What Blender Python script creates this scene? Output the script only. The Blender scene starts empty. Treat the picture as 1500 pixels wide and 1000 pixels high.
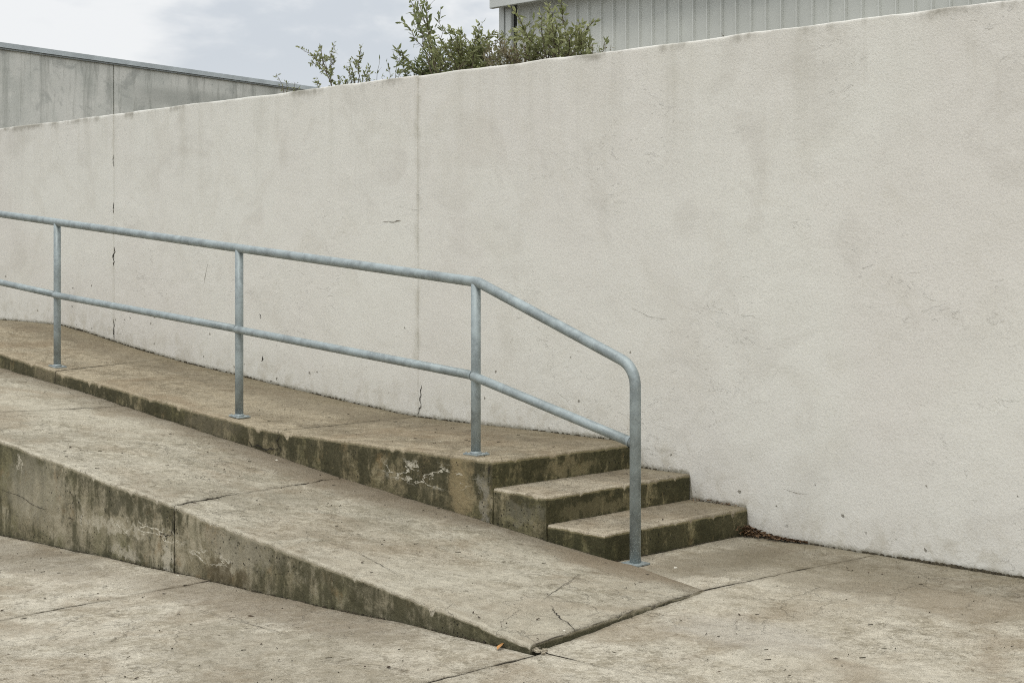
import bpy, bmesh, math, random
import numpy as np
from mathutils import Vector, Matrix

# ---------------------------------------------------------------- camera, world, sun, exposure
S = bpy.context.scene
COL = S.collection
YAW = math.radians(44.3012)
CAM = Vector((0.0, 0.0, 1.70))
fwd = Vector((-math.cos(YAW), math.sin(YAW), 0)); rgt = Vector((math.sin(YAW), math.cos(YAW), 0))
cd = bpy.data.cameras.new('camera'); cam = bpy.data.objects.new('camera', cd); COL.objects.link(cam)
m = Matrix.Identity(4)
m.col[0] = (*rgt, 0); m.col[1] = (0, 0, 1, 0); m.col[2] = (*(-fwd), 0); m.col[3] = (*CAM, 1)
cam.matrix_world = m
cd.sensor_width = 36; cd.lens = 54.104; cd.shift_y = -127 / 1500; cd.clip_start = .05; cd.clip_end = 3000
S.camera = cam
S.view_settings.view_transform = 'Standard'; S.view_settings.look = 'None'
S.cycles.use_denoising = False; S.cycles.pixel_filter_type = 'BLACKMAN_HARRIS'; S.cycles.filter_width = 1.05
S.view_settings.exposure = 0.17; S.view_settings.gamma = 1; S.view_settings.use_curve_mapping = False

SUN_EL, SUN_AZ = math.radians(66), math.radians(-62)      # sun behind the camera's right, veiled by cloud
sd = Vector((math.cos(SUN_EL) * math.cos(SUN_AZ), math.cos(SUN_EL) * math.sin(SUN_AZ), math.sin(SUN_EL)))


class NT:
    """small helper that writes node graphs"""
    def __init__(s, tree):
        s.t = tree; s.n = tree.nodes; s.l = tree.links
    def new(s, kind): return s.n.new(kind)
    def put(s, sock, v):
        if isinstance(v, bpy.types.NodeSocket): s.l.new(v, sock)
        elif v is not None:
            if isinstance(v, (tuple, list)) and len(v) == 3 and sock.type == 'RGBA': v = (*v, 1)
            sock.default_value = v
    def m(s, op, a, b=None, c=None, clamp=False):
        n = s.new('ShaderNodeMath'); n.operation = op; n.use_clamp = clamp
        s.put(n.inputs[0], a); s.put(n.inputs[1], b)
        if c is not None: s.put(n.inputs[2], c)
        return n.outputs[0]
    def mul(s, a, b): return s.m('MULTIPLY', a, b)
    def add(s, a, b): return s.m('ADD', a, b)
    def vm(s, op, a, b=None):
        n = s.new('ShaderNodeVectorMath'); n.operation = op
        s.put(n.inputs[0], a); s.put(n.inputs[1], b)
        return n.outputs['Value'] if op in ('LENGTH', 'DISTANCE', 'DOT_PRODUCT') else n.outputs[0]
    def pos(s): return s.new('ShaderNodeNewGeometry').outputs['Position']
    def sep(s, v):
        n = s.new('ShaderNodeSeparateXYZ'); s.put(n.inputs[0], v); return n.outputs
    def noise(s, v, scale, detail=4, rough=.55, dist=0, color=False):
        n = s.new('ShaderNodeTexNoise'); s.put(n.inputs['Vector'], v)
        n.inputs['Scale'].default_value = scale; n.inputs['Detail'].default_value = detail
        n.inputs['Roughness'].default_value = rough; n.inputs['Distortion'].default_value = dist
        return n.outputs['Color' if color else 'Fac']
    def vor(s, v, scale, feature='F1', rand=1.0, out='Distance'):
        n = s.new('ShaderNodeTexVoronoi'); n.feature = feature; s.put(n.inputs['Vector'], v)
        n.inputs['Scale'].default_value = scale; n.inputs['Randomness'].default_value = rand
        return n.outputs[out]
    def ss(s, x, lo, hi, a=0.0, b=1.0):
        n = s.new('ShaderNodeMapRange'); n.interpolation_type = 'SMOOTHSTEP'
        s.put(n.inputs[0], x); s.put(n.inputs[1], lo); s.put(n.inputs[2], hi); s.put(n.inputs[3], a); s.put(n.inputs[4], b)
        return n.outputs[0]
    def mix(s, f, a, b, mode='MIX'):
        n = s.new('ShaderNodeMix'); n.data_type = 'RGBA'; n.blend_type = mode
        s.put(n.inputs[0], f); s.put(n.inputs[6], a); s.put(n.inputs[7], b)
        return n.outputs[2]
    def attr(s, name):
        n = s.new('ShaderNodeAttribute'); n.attribute_name = name; return n.outputs['Fac']
    def bump(s, h, dist, strength=1.0, prev=None):
        n = s.new('ShaderNodeBump'); s.put(n.inputs['Height'], h)
        n.inputs['Distance'].default_value = dist; n.inputs['Strength'].default_value = strength
        if prev is not None: s.l.new(prev, n.inputs['Normal'])
        return n.outputs[0]
    def blob(s, c, r, warp=None, lo=1.0, hi=.45):
        """soft-edged patch round a world point, r = radii"""
        v = s.pos()
        if warp is not None: v = s.vm('ADD', v, warp)
        d = s.vm('SUBTRACT', v, c); d = s.vm('DIVIDE', d, r)
        return s.ss(s.vm('LENGTH', d), lo, hi)


W = bpy.data.worlds.new('World'); S.world = W; W.use_nodes = True
w = NT(W.node_tree); w.n.clear()
sky = w.new('ShaderNodeTexSky'); sky.sky_type = 'NISHITA'; sky.sun_disc = False
sky.sun_elevation = SUN_EL; sky.sun_rotation = math.pi / 2 - SUN_AZ
tc = w.new('ShaderNodeTexCoord').outputs['Generated']
sx, sy, sz = w.sep(tc)
# overcast: layered cloud sheets, flattened towards the horizon, brighter overhead as cloudy skies are
mp = w.new('ShaderNodeMapping'); w.put(mp.inputs['Vector'], tc); mp.inputs['Scale'].default_value = (1, 1, 2.6)
mp.inputs['Location'].default_value = (2.9, 1.4, .9)
c1 = w.noise(mp.outputs[0], 3.6, 7, .52, .35)
c2 = w.noise(mp.outputs[0], 14, 5, .5, .3)
cf = w.add(w.mul(c1, .85), w.mul(c2, .15))
cm = w.ss(cf, .45, .55)
low = w.ss(sz, .13, .09)
cm2 = w.m('ADD', w.mul(cm, .95), w.mul(low, .10), clamp=True)
cloud = w.mix(cm2, (5.75, 6.1, 6.5), (8.3, 8.35, 8.35))
zen = w.ss(sz, .12, .85, 1.0, 1.75)
vmul = w.new('ShaderNodeVectorMath'); vmul.operation = 'SCALE'
w.put(vmul.inputs[0], cloud); w.put(vmul.inputs['Scale'], zen)
skyc = w.mix(.92, sky.outputs[0], vmul.outputs[0])
bg = w.new('ShaderNodeBackground'); w.put(bg.inputs[0], skyc); bg.inputs[1].default_value = .10
wo = w.new('ShaderNodeOutputWorld'); w.l.new(bg.outputs[0], wo.inputs[0])

sl = bpy.data.lights.new('sun', 'SUN'); sl.energy = 1.35; sl.angle = math.radians(22); sl.color = (1, .965, .91)
so = bpy.data.objects.new('sun', sl); COL.objects.link(so); so.rotation_euler = sd.to_track_quat('Z', 'Y').to_euler()

# ---------------------------------------------------------------- helpers
RNG = random.Random(7)


def _h(ix, iy, iz, seed):
    n = (ix * 374761393 + iy * 668265263 + iz * 2147483647 + seed * 974634777) & 0xFFFFFFFF
    n = ((n ^ (n >> 13)) * 1274126177) & 0xFFFFFFFF
    n = ((n ^ (n >> 16)) * 2246822519) & 0xFFFFFFFF
    return ((n ^ (n >> 15)) & 0xFFFFFF) / float(0xFFFFFF)


def vnoise(x, y, z, seed=0):
    x, y, z = np.broadcast_arrays(np.asarray(x, float), np.asarray(y, float), np.asarray(z, float))
    ix, iy, iz = (np.floor(a).astype(np.int64) for a in (x, y, z))
    fx, fy, fz = x - ix, y - iy, z - iz
    fx, fy, fz = (f * f * (3 - 2 * f) for f in (fx, fy, fz))
    r = 0
    for a in (0, 1):
        for b in (0, 1):
            for c in (0, 1):
                r = r + _h(ix + a, iy + b, iz + c, seed) * (fx if a else 1 - fx) * (fy if b else 1 - fy) * (fz if c else 1 - fz)
    return r * 2 - 1


def fbm(x, y, z, scale, oct=4, seed=0, gain=.5):
    r = 0; amp = 1; s = scale
    for k in range(oct):
        r = r + amp * vnoise(x * s if not isinstance(x, float) else x * s, y * s, z * s, seed + k * 17); amp *= gain; s *= 2.03
    return r


def tag(o, label=None, cat=None, group=None, kind=None):
    for k, v in (('label', label), ('category', cat), ('group', group), ('kind', kind)):
        if v: o[k] = v
    return o


def empty(name, loc, label=None, cat=None, group=None, kind=None):
    o = bpy.data.objects.new(name, None); COL.objects.link(o); o.location = loc; o.empty_display_size = .2
    return tag(o, label, cat, group, kind)


def link(name, me, parent=None, mats=(), smooth=True):
    o = bpy.data.objects.new(name, me); COL.objects.link(o)
    for mt in mats: me.materials.append(mt)
    if smooth and len(me.polygons): me.polygons.foreach_set('use_smooth', np.ones(len(me.polygons), bool))
    if parent is not None:
        o.parent = parent
        o.matrix_parent_inverse = Matrix.Translation(parent.location).inverted()
    return o


def mesh(name, V, F):
    me = bpy.data.meshes.new(name); me.from_pydata([tuple(map(float, v)) for v in V], [], F); me.update(); return me


def mesh_np(name, V, quads, matidx=None):
    """fast mesh from numpy quads"""
    me = bpy.data.meshes.new(name); V = np.asarray(V, np.float32); Q = np.asarray(quads, np.int32)
    me.vertices.add(len(V)); me.vertices.foreach_set('co', V.ravel())
    k = Q.shape[1]
    me.loops.add(Q.size); me.loops.foreach_set('vertex_index', Q.ravel())
    me.polygons.add(len(Q)); me.polygons.foreach_set('loop_start', np.arange(0, Q.size, k, dtype=np.int32))
    if matidx is not None: me.polygons.foreach_set('material_index', np.asarray(matidx, np.int32))
    me.update(calc_edges=True); me.validate(); return me


def box(V, F, x0, x1, y0, y1, z0, z1):
    b = len(V)
    V += [(x, y, z) for z in (z0, z1) for (x, y) in ((x0, y0), (x1, y0), (x1, y1), (x0, y1))]
    F += [(b, b + 3, b + 2, b + 1), (b + 4, b + 5, b + 6, b + 7), (b, b + 1, b + 5, b + 4), (b + 1, b + 2, b + 6, b + 5),
          (b + 2, b + 3, b + 7, b + 6), (b + 3, b, b + 4, b + 7)]


def boxobj(name, dims, mat, parent=None, bevel=0, seg=2):
    V, F = [], []; box(V, F, *dims); me = mesh(name, V, F)
    if bevel:
        bm = bmesh.new(); bm.from_mesh(me)
        bmesh.ops.bevel(bm, geom=bm.edges[:], offset=bevel, segments=seg, affect='EDGES', profile=.5)
        bm.to_mesh(me); bm.free()
    return link(name, me, parent, [mat], smooth=False)


def tube(pts, r, n=20, cap0=True, cap1=True, round0=False, round1=False):
    """swept tube through a list of points (parallel transport), optional rounded ends"""
    P = [Vector(p) for p in pts]
    rad = [r] * len(P) if not isinstance(r, (list, tuple)) else list(r)
    def rounded(P, rad, front):
        a, b = (P[0], P[1]) if front else (P[-1], P[-2])
        d = (a - b).normalized(); R0 = rad[0] if front else rad[-1]
        ex = [(a + d * R0 * math.sin(t) * .75, R0 * max(math.cos(t), .05)) for t in (.5, .95, 1.3, 1.5)]
        if front:
            return [e[0] for e in reversed(ex)] + P, [e[1] for e in reversed(ex)] + rad
        return P + [e[0] for e in ex], rad + [e[1] for e in ex]
    if round0: P, rad = rounded(P, rad, True)
    if round1: P, rad = rounded(P, rad, False)
    T = []
    for i in range(len(P)):
        a = P[max(i - 1, 0)]; b = P[min(i + 1, len(P) - 1)]; T.append((b - a).normalized())
    up = Vector((0, 0, 1)) if abs(T[0].z) < .9 else Vector((1, 0, 0))
    u = T[0].cross(up).normalized(); V = []; F = []
    for i, p in enumerate(P):
        u = (u - T[i] * u.dot(T[i])).normalized(); v = T[i].cross(u)
        for k in range(n):
            a = 2 * math.pi * k / n; V.append(p + (u * math.cos(a) + v * math.sin(a)) * rad[i])
    for i in range(len(P) - 1):
        for k in range(n):
            F.append((i * n + k, i * n + (k + 1) % n, (i + 1) * n + (k + 1) % n, (i + 1) * n + k))
    if cap0: F.append(tuple(range(n - 1, -1, -1)))
    if cap1: F.append(tuple((len(P) - 1) * n + k for k in range(n)))
    return V, F


def dsteps(length, step, fine, last):
    """distances along a side: fine rows near both ends, even ones between"""
    f = [d for d in fine if d < length / 2.5]
    a0 = f[-1]; n = max(2, int(round((length - 2 * a0) / step)))
    mid = [a0 + (length - 2 * a0) * k / n for k in range(1, n)]
    return np.array(f + mid + [length - d for d in reversed(f)])


FINE = (0, .0025, .006, .011, .018, .028, .042, .06)


def block(name, xl, xr, y0, y1, top, bot, mats, parent, step=.02, r=(.01, .01, .01, .01), chip=.5, rough=.0012, swell=.002,
          seed=1, side_rows=10, side_rough=.002, label=None, nose=(0, 0, 1, 0), smi=(1, 1, 1, 1)):
    """A cast concrete piece as one closed mesh. xl, xr: functions of y; y0, y1: functions of x or numbers;
    top, bot: functions of (x, y). r: edge wear radius at left, right, near, far edges; chip: how broken the edges are."""
    fn = lambda f: f if callable(f) else (lambda q: np.full_like(np.asarray(q, float), f))
    xl, xr, y0, y1 = map(fn, (xl, xr, y0, y1))
    ym = np.array([(float(y0(np.array(0.))) + float(y1(np.array(0.)))) / 2])
    xa, xb = float(xl(ym)[0]), float(xr(ym)[0]); LX, LY = xb - xa, float(y1(np.array((xa + xb) / 2)) - y0(np.array((xa + xb) / 2)))
    du = dsteps(LX, step, FINE, None) / LX; dv = dsteps(LY, step, FINE, None) / LY
    U, Vv = np.meshgrid(du, dv, indexing='ij')
    X = xa + U * LX
    for _ in range(2):
        Y = y0(X) + Vv * (y1(X) - y0(X)); X = xl(Y) + U * (xr(Y) - xl(Y))
    E = [U * LX, (1 - U) * LX, Vv * LY, (1 - Vv) * LY]
    drop = np.zeros_like(X)
    for k, e in enumerate(E):
        rr = r[k]
        if rr <= 0: continue
        al = Y if k < 2 else X
        nz = fbm(al, al * 0 + seed + k * 3.1, al * 0, 6, 4, seed + k)
        n2 = fbm(al, al * 0 + seed - k * 1.7, al * 0, 28, 3, seed + 5 + k)
        R = rr * (1 + .25 * nz + .25 * n2) + rr * chip * np.clip(n2 + .5 * nz - .85, 0, 1) * 3.2
        R = np.maximum(R, rr * .35)
        q = np.clip(e / R, 0, 1)
        drop = np.maximum(drop, R * (1 - np.sqrt(np.clip(1 - (1 - q) ** 2, 0, 1))))
    Z = top(X, Y) - drop + swell * fbm(X, Y, 0 * X, 2.2, 3, seed + 40) + rough * fbm(X, Y, 0 * X, 14, 3, seed + 50, .6)
    nu, nv = X.shape
    idx = np.arange(nu * nv).reshape(nu, nv)
    V = [np.stack([X, Y, Z], -1).reshape(-1, 3)]
    Q = [np.stack([idx[:-1, :-1], idx[1:, :-1], idx[1:, 1:], idx[:-1, 1:]], -1).reshape(-1, 4)]
    mi = [np.zeros(len(Q[0]), int)]
    ex = lambda want: np.minimum.reduce([np.where(bool(nose[k]) == want, E[k], 9.) for k in range(4)]).ravel()
    edge = [ex(False)]; nosea = [ex(True)]
    B = bot(X, Y)
    hb = [(Z - B).ravel()]; ht = [np.zeros(nu * nv)]
    # skirt
    loop = np.concatenate([idx[:-1, 0], idx[-1, :-1], idx[:0:-1, -1], idx[0, :0:-1]])
    nrm = np.concatenate([np.tile([0, -1.], (nu - 1, 1)), np.tile([1., 0], (nv - 1, 1)), np.tile([0, 1.], (nu - 1, 1)), np.tile([-1., 0], (nv - 1, 1))])
    lmi = np.concatenate([np.full(nu - 1, smi[2]), np.full(nv - 1, smi[1]), np.full(nu - 1, smi[3]), np.full(nv - 1, smi[0])])
    P0 = V[0][loop]; zb = B.ravel()[loop]; nL = len(loop); prev = loop; base = nu * nv
    ts = np.linspace(0, 1, side_rows + 1)[1:]
    for t in ts:
        z = P0[:, 2] + (zb - P0[:, 2]) * t
        px, py = P0[:, 0], P0[:, 1]
        off = side_rough * (fbm(px, py, z, 9, 3, seed + 90) + .6 * fbm(px, py, z, 40, 2, seed + 95)) * min(1, t * side_rows)
        V.append(np.stack([px + nrm[:, 0] * off, py + nrm[:, 1] * off, z], -1))
        cur = base + np.arange(nL); base += nL
        Q.append(np.stack([prev, cur, np.roll(cur, -1), np.roll(prev, -1)], -1)); mi.append(lmi)
        edge.append(np.full(nL, 9.)); nosea.append(np.zeros(nL)); hb.append(z - zb); ht.append(top(px, py) - z)
        prev = cur
    # order of the side quads so that they face outwards
    V = np.concatenate(V); Q = np.concatenate(Q)
    Q[(nu - 1) * (nv - 1):] = Q[(nu - 1) * (nv - 1):]
    me = mesh_np(name, V, Q, np.concatenate(mi))
    for an, arr in (('edge', edge), ('nose', nosea), ('hb', hb), ('ht', ht)):
        a = me.attributes.new(an, 'FLOAT', 'POINT'); a.data.foreach_set('value', np.concatenate(arr).astype(np.float32))
    o = link(name, me, parent, mats)
    if label: o['label'] = label
    return o


def ribbon(V, F, pts, nrm, w0, jag=.3, sub=6, lift=.0012, rng=RNG, taper=True):
    """an irregular thin strip through 3D points lying on a face with the given normal"""
    nrm = Vector(nrm); P = []
    for a, b in zip(pts[:-1], pts[1:]):
        a, b = Vector(a), Vector(b)
        for k in range(sub): P.append(a.lerp(b, k / sub))
    P.append(Vector(pts[-1]))
    off = 0; b0 = len(V); n = len(P)
    for i, p in enumerate(P):
        d = (P[min(i + 1, n - 1)] - P[max(i - 1, 0)]).normalized(); s = d.cross(nrm).normalized()
        off = off * .6 + rng.uniform(-1, 1) * jag * w0 * 2
        ww = w0 * rng.uniform(.35, 1.25) * (math.sin(math.pi * (i + .35) / (n + .2)) ** .5 if taper else 1)
        c = p + s * off + nrm * lift
        V += [c - s * ww / 2, c + s * ww / 2]
    for i in range(n - 1): F.append((b0 + 2 * i, b0 + 2 * i + 1, b0 + 2 * i + 3, b0 + 2 * i + 2))


def strip(name, pts, nrm, w0, jag, sub, lift, parent, mt_):
    V, F = [], []; ribbon(V, F, pts, nrm, w0, jag, sub, lift); return link(name, mesh(name, V, F), parent, [mt_], False)


def mat(name):
    mt = bpy.data.materials.new(name); mt.use_nodes = True
    t = NT(mt.node_tree); b = [n for n in t.n if n.type == 'BSDF_PRINCIPLED'][0]
    b.inputs['Specular IOR Level'].default_value = .3
    return mt, t, b


# ---------------------------------------------------------------- materials
def concrete_top(name, light, mid, dark, brown=0.0, wear=0.0, seed=0.0, blobs=(), wally=None, sidey=None, rake=0.0):
    mt, t, b = mat(name)
    P = t.vm('ADD', t.pos(), (seed, seed * .7, 0))
    big = t.noise(P, .9, 5, .6, .4); med = t.noise(P, 4.2, 8, .68, .3); fine = t.noise(P, 30, 7, .75, .4); grit = t.noise(P, 120, 4, .75)
    flake = t.noise(P, 10.5, 10, .78, 1.1); curl = t.noise(t.vm('ADD', P, (4, 1, 3)), 15, 6, .66, 2.6)
    c = t.mix(t.ss(med, .40, .60), mid, light)
    lum = t.noise(t.vm('ADD', P, (8, 8, 1)), 6.2, 9, .72, .7)
    c = t.mix(t.ss(lum, .51, .60, 0, .6), c, tuple(v * 1.18 for v in light))
    c = t.mix(t.ss(lum, .46, .37, 0, .6), c, t.mix(.5, mid, dark))
    c = t.mix(t.ss(flake, .50, .60, 0, .72), c, tuple(v * 1.25 for v in light))
    c = t.mix(t.ss(big, .48, .72, 0, .5), c, mid)
    chp = t.noise(t.vm('ADD', P, (6, 2, 7)), 21, 9, .8, 1.4)
    c = t.mix(t.ss(chp, .435, .37, 0, .68), c, tuple(v * .75 for v in dark))
    c = t.mix(t.ss(chp, .56, .64, 0, .35), c, tuple(v * 1.25 for v in light))
    c = t.mix(t.ss(flake, .455, .36, 0, .75), c, dark)
    c = t.mix(t.mul(t.ss(curl, .42, .30), t.ss(med, .40, .56)), c, tuple(v * .8 for v in dark))
    c = t.mix(t.ss(curl, .57, .66, 0, .6), c, tuple(v * 1.35 for v in light))
    c = t.mix(t.ss(fine, .47, .36, 0, .5), c, dark)
    c = t.mix(t.ss(fine, .54, .64, 0, .5), c, tuple(min(1, v * 1.3) for v in light))
    c = t.mix(t.ss(grit, .48, .36, 0, .35), c, tuple(v * .55 for v in dark), 'MIX')
    wz = t.noise(t.vm('ADD', P, (11, 5, 2)), .75, 6, .62, .5)
    c = t.mix(t.ss(wz, .50, .62, 0, .42), c, tuple(v * 1.12 for v in light))
    c = t.mix(t.ss(wz, .47, .36, 0, .45), c, t.mix(.55, mid, dark))
    # warm brown staining in broad soft patches
    st = t.noise(t.vm('ADD', P, (7, 3, 0)), 1.5, 5, .6, .8)
    c = t.mix(t.ss(st, .44, .68, 0, .28 + brown * .45), c, (.27, .20, .12))
    # dark pits where the paste has worn away
    v1 = t.vor(P, 62); gate = t.ss(t.noise(t.vm('ADD', P, (2, 9, 0)), 2.8, 4, .6), .50, .64)
    pit = t.mul(t.ss(v1, .20, .10), t.m('ADD', t.mul(gate, .8), .10))
    v2 = t.vor(t.vm('ADD', P, (5, 5, 0)), 17); pit2 = t.mul(t.ss(v2, .085, .05), t.ss(t.noise(P, 3.1, 3), .50, .58))
    pits = t.m('MAXIMUM', pit, pit2)
    c = t.mix(t.mul(pits, .72), c, (.06, .052, .038))
    # hairline crazing, only in places
    cz = t.vor(t.vm('ADD', P, t.vm('MULTIPLY', t.noise(P, 5, 4, .6, color=True), (.25, .25, .25))), 3.2, 'DISTANCE_TO_EDGE')
    czg = t.ss(t.noise(t.vm('ADD', P, (1, 4, 2)), 1.1, 3), .52, .60)
    crz = t.mul(t.ss(cz, .012, .004), czg)
    c = t.mix(t.mul(crz, .30), c, (.09, .078, .055))
    e = t.attr('edge')
    en = t.m('ADD', e, t.mul(t.m('SUBTRACT', med, .5), .12))
    c = t.mix(t.ss(en, .05, -.01, 0, .35), c, tuple(v * .75 for v in dark))
    c = t.mix(t.mul(t.ss(e, .005, .001, 0, .8), t.ss(t.noise(P, 7, 5, .7), .42, .56, .15, 1)), c, (.045, .038, .026))
    if wear > 0:
        ew = t.m('ADD', t.attr('nose'), t.mul(t.m('SUBTRACT', med, .5), .09))
        c = t.mix(t.mul(t.ss(ew, .040, .006, 0, wear), t.ss(t.noise(P, 13, 5, .7), .40, .56, .25, 1)), c, tuple(v * 1.22 for v in light))
    # dirt gathered along the wall foot and along a kerb
    px, py, pz = t.sep(t.pos())
    wob = t.mul(t.m('SUBTRACT', t.noise(P, 2.4, 5, .6), .5), .5)
    if wally:
        yy = t.add(py, wob)
        c = t.mix(t.ss(yy, wally - .34, wally - .02, 0, .62), c, (.15, .125, .072))
        c = t.mix(t.mul(t.ss(yy, wally - .75, wally - .35), t.ss(yy, wally - .05, wally - .30)), c, t.mix(.45, c, (.12, .10, .065)))
    if sidey:
        yy = t.add(py, t.mul(wob, .7))
        c = t.mix(t.ss(yy, sidey[0], sidey[1], 0, sidey[2]), c, (.16, .125, .08))
    wc = t.vm('MULTIPLY', t.vm('SUBTRACT', t.noise(P, 6, 5, .6, color=True), (.5, .5, .5)), (.35, .35, .35))
    for (ctr, rad, colr, amt) in blobs:
        c = t.mix(t.mul(t.blob(ctr, rad, wc), amt), c, colr)
    t.put(b.inputs['Base Color'], c)
    t.put(b.inputs['Roughness'], t.ss(med, .3, .7, .82, .95))
    h = t.add(t.add(t.mul(fine, .6), t.mul(flake, .9)), t.add(t.add(t.mul(grit, .25), t.mul(curl, .5)), t.mul(pits, -.5)))
    h = t.add(h, t.mul(crz, -.3))
    n = t.bump(h, .023, 1.0)
    t.put(b.inputs['Normal'], n)
    return mt


def concrete_side(name, pale, mid, dark, bias=0.0, blobs=(), seed=0.0, pitted=(), veins=()):
    mt, t, b = mat(name)
    P = t.vm('ADD', t.pos(), (seed, seed, seed))
    hb, ht = t.attr('hb'), t.attr('ht')
    sp = t.vm('MULTIPLY', P, (1, 1, .20)); med = t.noise(P, 12, 8, .74, .5); fine = t.noise(P, 42, 7, .76)
    panel = t.noise(t.vm('MULTIPLY', P, (1, 1, .35)), 1.3, 4, .55)
    cl = t.noise(P, 4.8, 10, .74, .7); st = t.noise(sp, 9, 8, .68, .25)
    c = t.mix(t.ss(panel, .40, .60), mid, t.mix(.5, mid, pale))
    c = t.mix(t.ss(cl, .50, .585, 0, .85), c, pale)
    c = t.mix(t.ss(med, .57, .66, 0, .55), c, tuple(v * 1.25 for v in pale))
    gr = t.noise(t.vm('ADD', P, (4, 2, 6)), 2.4, 5, .6)
    c = t.mix(t.ss(gr, .46, .62, 0, .55), c, (.115, .112, .045))
    c = t.mix(t.ss(t.noise(t.vm('ADD', P, (1, 7, 2)), 5, 6, .66), .56, .66, 0, .5), c, (.20, .13, .055))
    # grime: runs from the arris, creeps up from the foot, and sits in patches between
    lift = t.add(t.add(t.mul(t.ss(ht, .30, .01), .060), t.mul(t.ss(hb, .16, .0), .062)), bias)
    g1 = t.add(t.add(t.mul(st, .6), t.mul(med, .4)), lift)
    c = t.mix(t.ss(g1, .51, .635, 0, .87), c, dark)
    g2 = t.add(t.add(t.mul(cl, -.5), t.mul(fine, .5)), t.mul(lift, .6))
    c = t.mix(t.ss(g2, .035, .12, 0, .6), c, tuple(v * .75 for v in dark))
    c = t.mix(t.ss(fine, .60, .70, 0, .45), c, tuple(v * 1.2 for v in pale))
    wob = t.mul(t.m('SUBTRACT', med, .5), .03)
    c = t.mix(t.ss(t.add(ht, wob), .020, .008, 0, .6), c, pale)
    wc = t.vm('MULTIPLY', t.vm('SUBTRACT', t.noise(P, 9, 6, .66, color=True), (.5, .5, .5)), (.34, .34, .34))
    for (ctr, rad, colr, amt) in blobs:
        c = t.mix(t.mul(t.blob(ctr, rad, wc), t.mul(t.ss(med, .36, .52, .35, 1), amt)), c, colr)
    # lime veins: thin wandering lines, only round the leaking cracks
    if veins:
        vn = t.m('ABSOLUTE', t.m('SUBTRACT', t.noise(t.vm('MULTIPLY', P, (.55, 1, 1.9)), 5.5, 5, .6, .3), .5))
        vg = None
        for (ctr, rad) in veins:
            bl = t.blob(ctr, rad); vg = bl if vg is None else t.m('MAXIMUM', vg, bl)
        c = t.mix(t.mul(t.mul(t.ss(vn, .020, .007), vg), t.ss(fine, .40, .52, .35, 1)), c, (.60, .56, .45))
    v1 = t.vor(P, 34); g3 = t.ss(t.noise(P, 3.0, 3), .53, .62)
    for (ctr, rad) in pitted: g3 = t.m('MAXIMUM', g3, t.blob(ctr, rad, wc))
    pit = t.mul(t.ss(v1, .21, .13), t.mul(g3, .9))
    c = t.mix(t.mul(pit, .85), c, (.020, .018, .011))
    t.put(b.inputs['Base Color'], c); b.inputs['Roughness'].default_value = .93
    h = t.add(t.add(t.mul(fine, .5), t.mul(med, .9)), t.mul(pit, -.8))
    t.put(b.inputs['Normal'], t.bump(h, .014, 1.0))
    return mt


def flat_mat(name, col, rough=.9, metal=0, vary=.35, scale=12, bumpd=.003):
    mt, t, b = mat(name)
    n = t.noise(t.pos(), scale, 5, .65)
    t.put(b.inputs['Base Color'], t.mix(t.ss(n, .3, .7), tuple(v * (1 - vary) for v in col), tuple(min(1, v * (1 + vary)) for v in col)))
    b.inputs['Roughness'].default_value = rough; b.inputs['Metallic'].default_value = metal
    if bumpd: t.put(b.inputs['Normal'], t.bump(n, bumpd, .6))
    return mt


WALL_Y = 7.584


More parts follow.
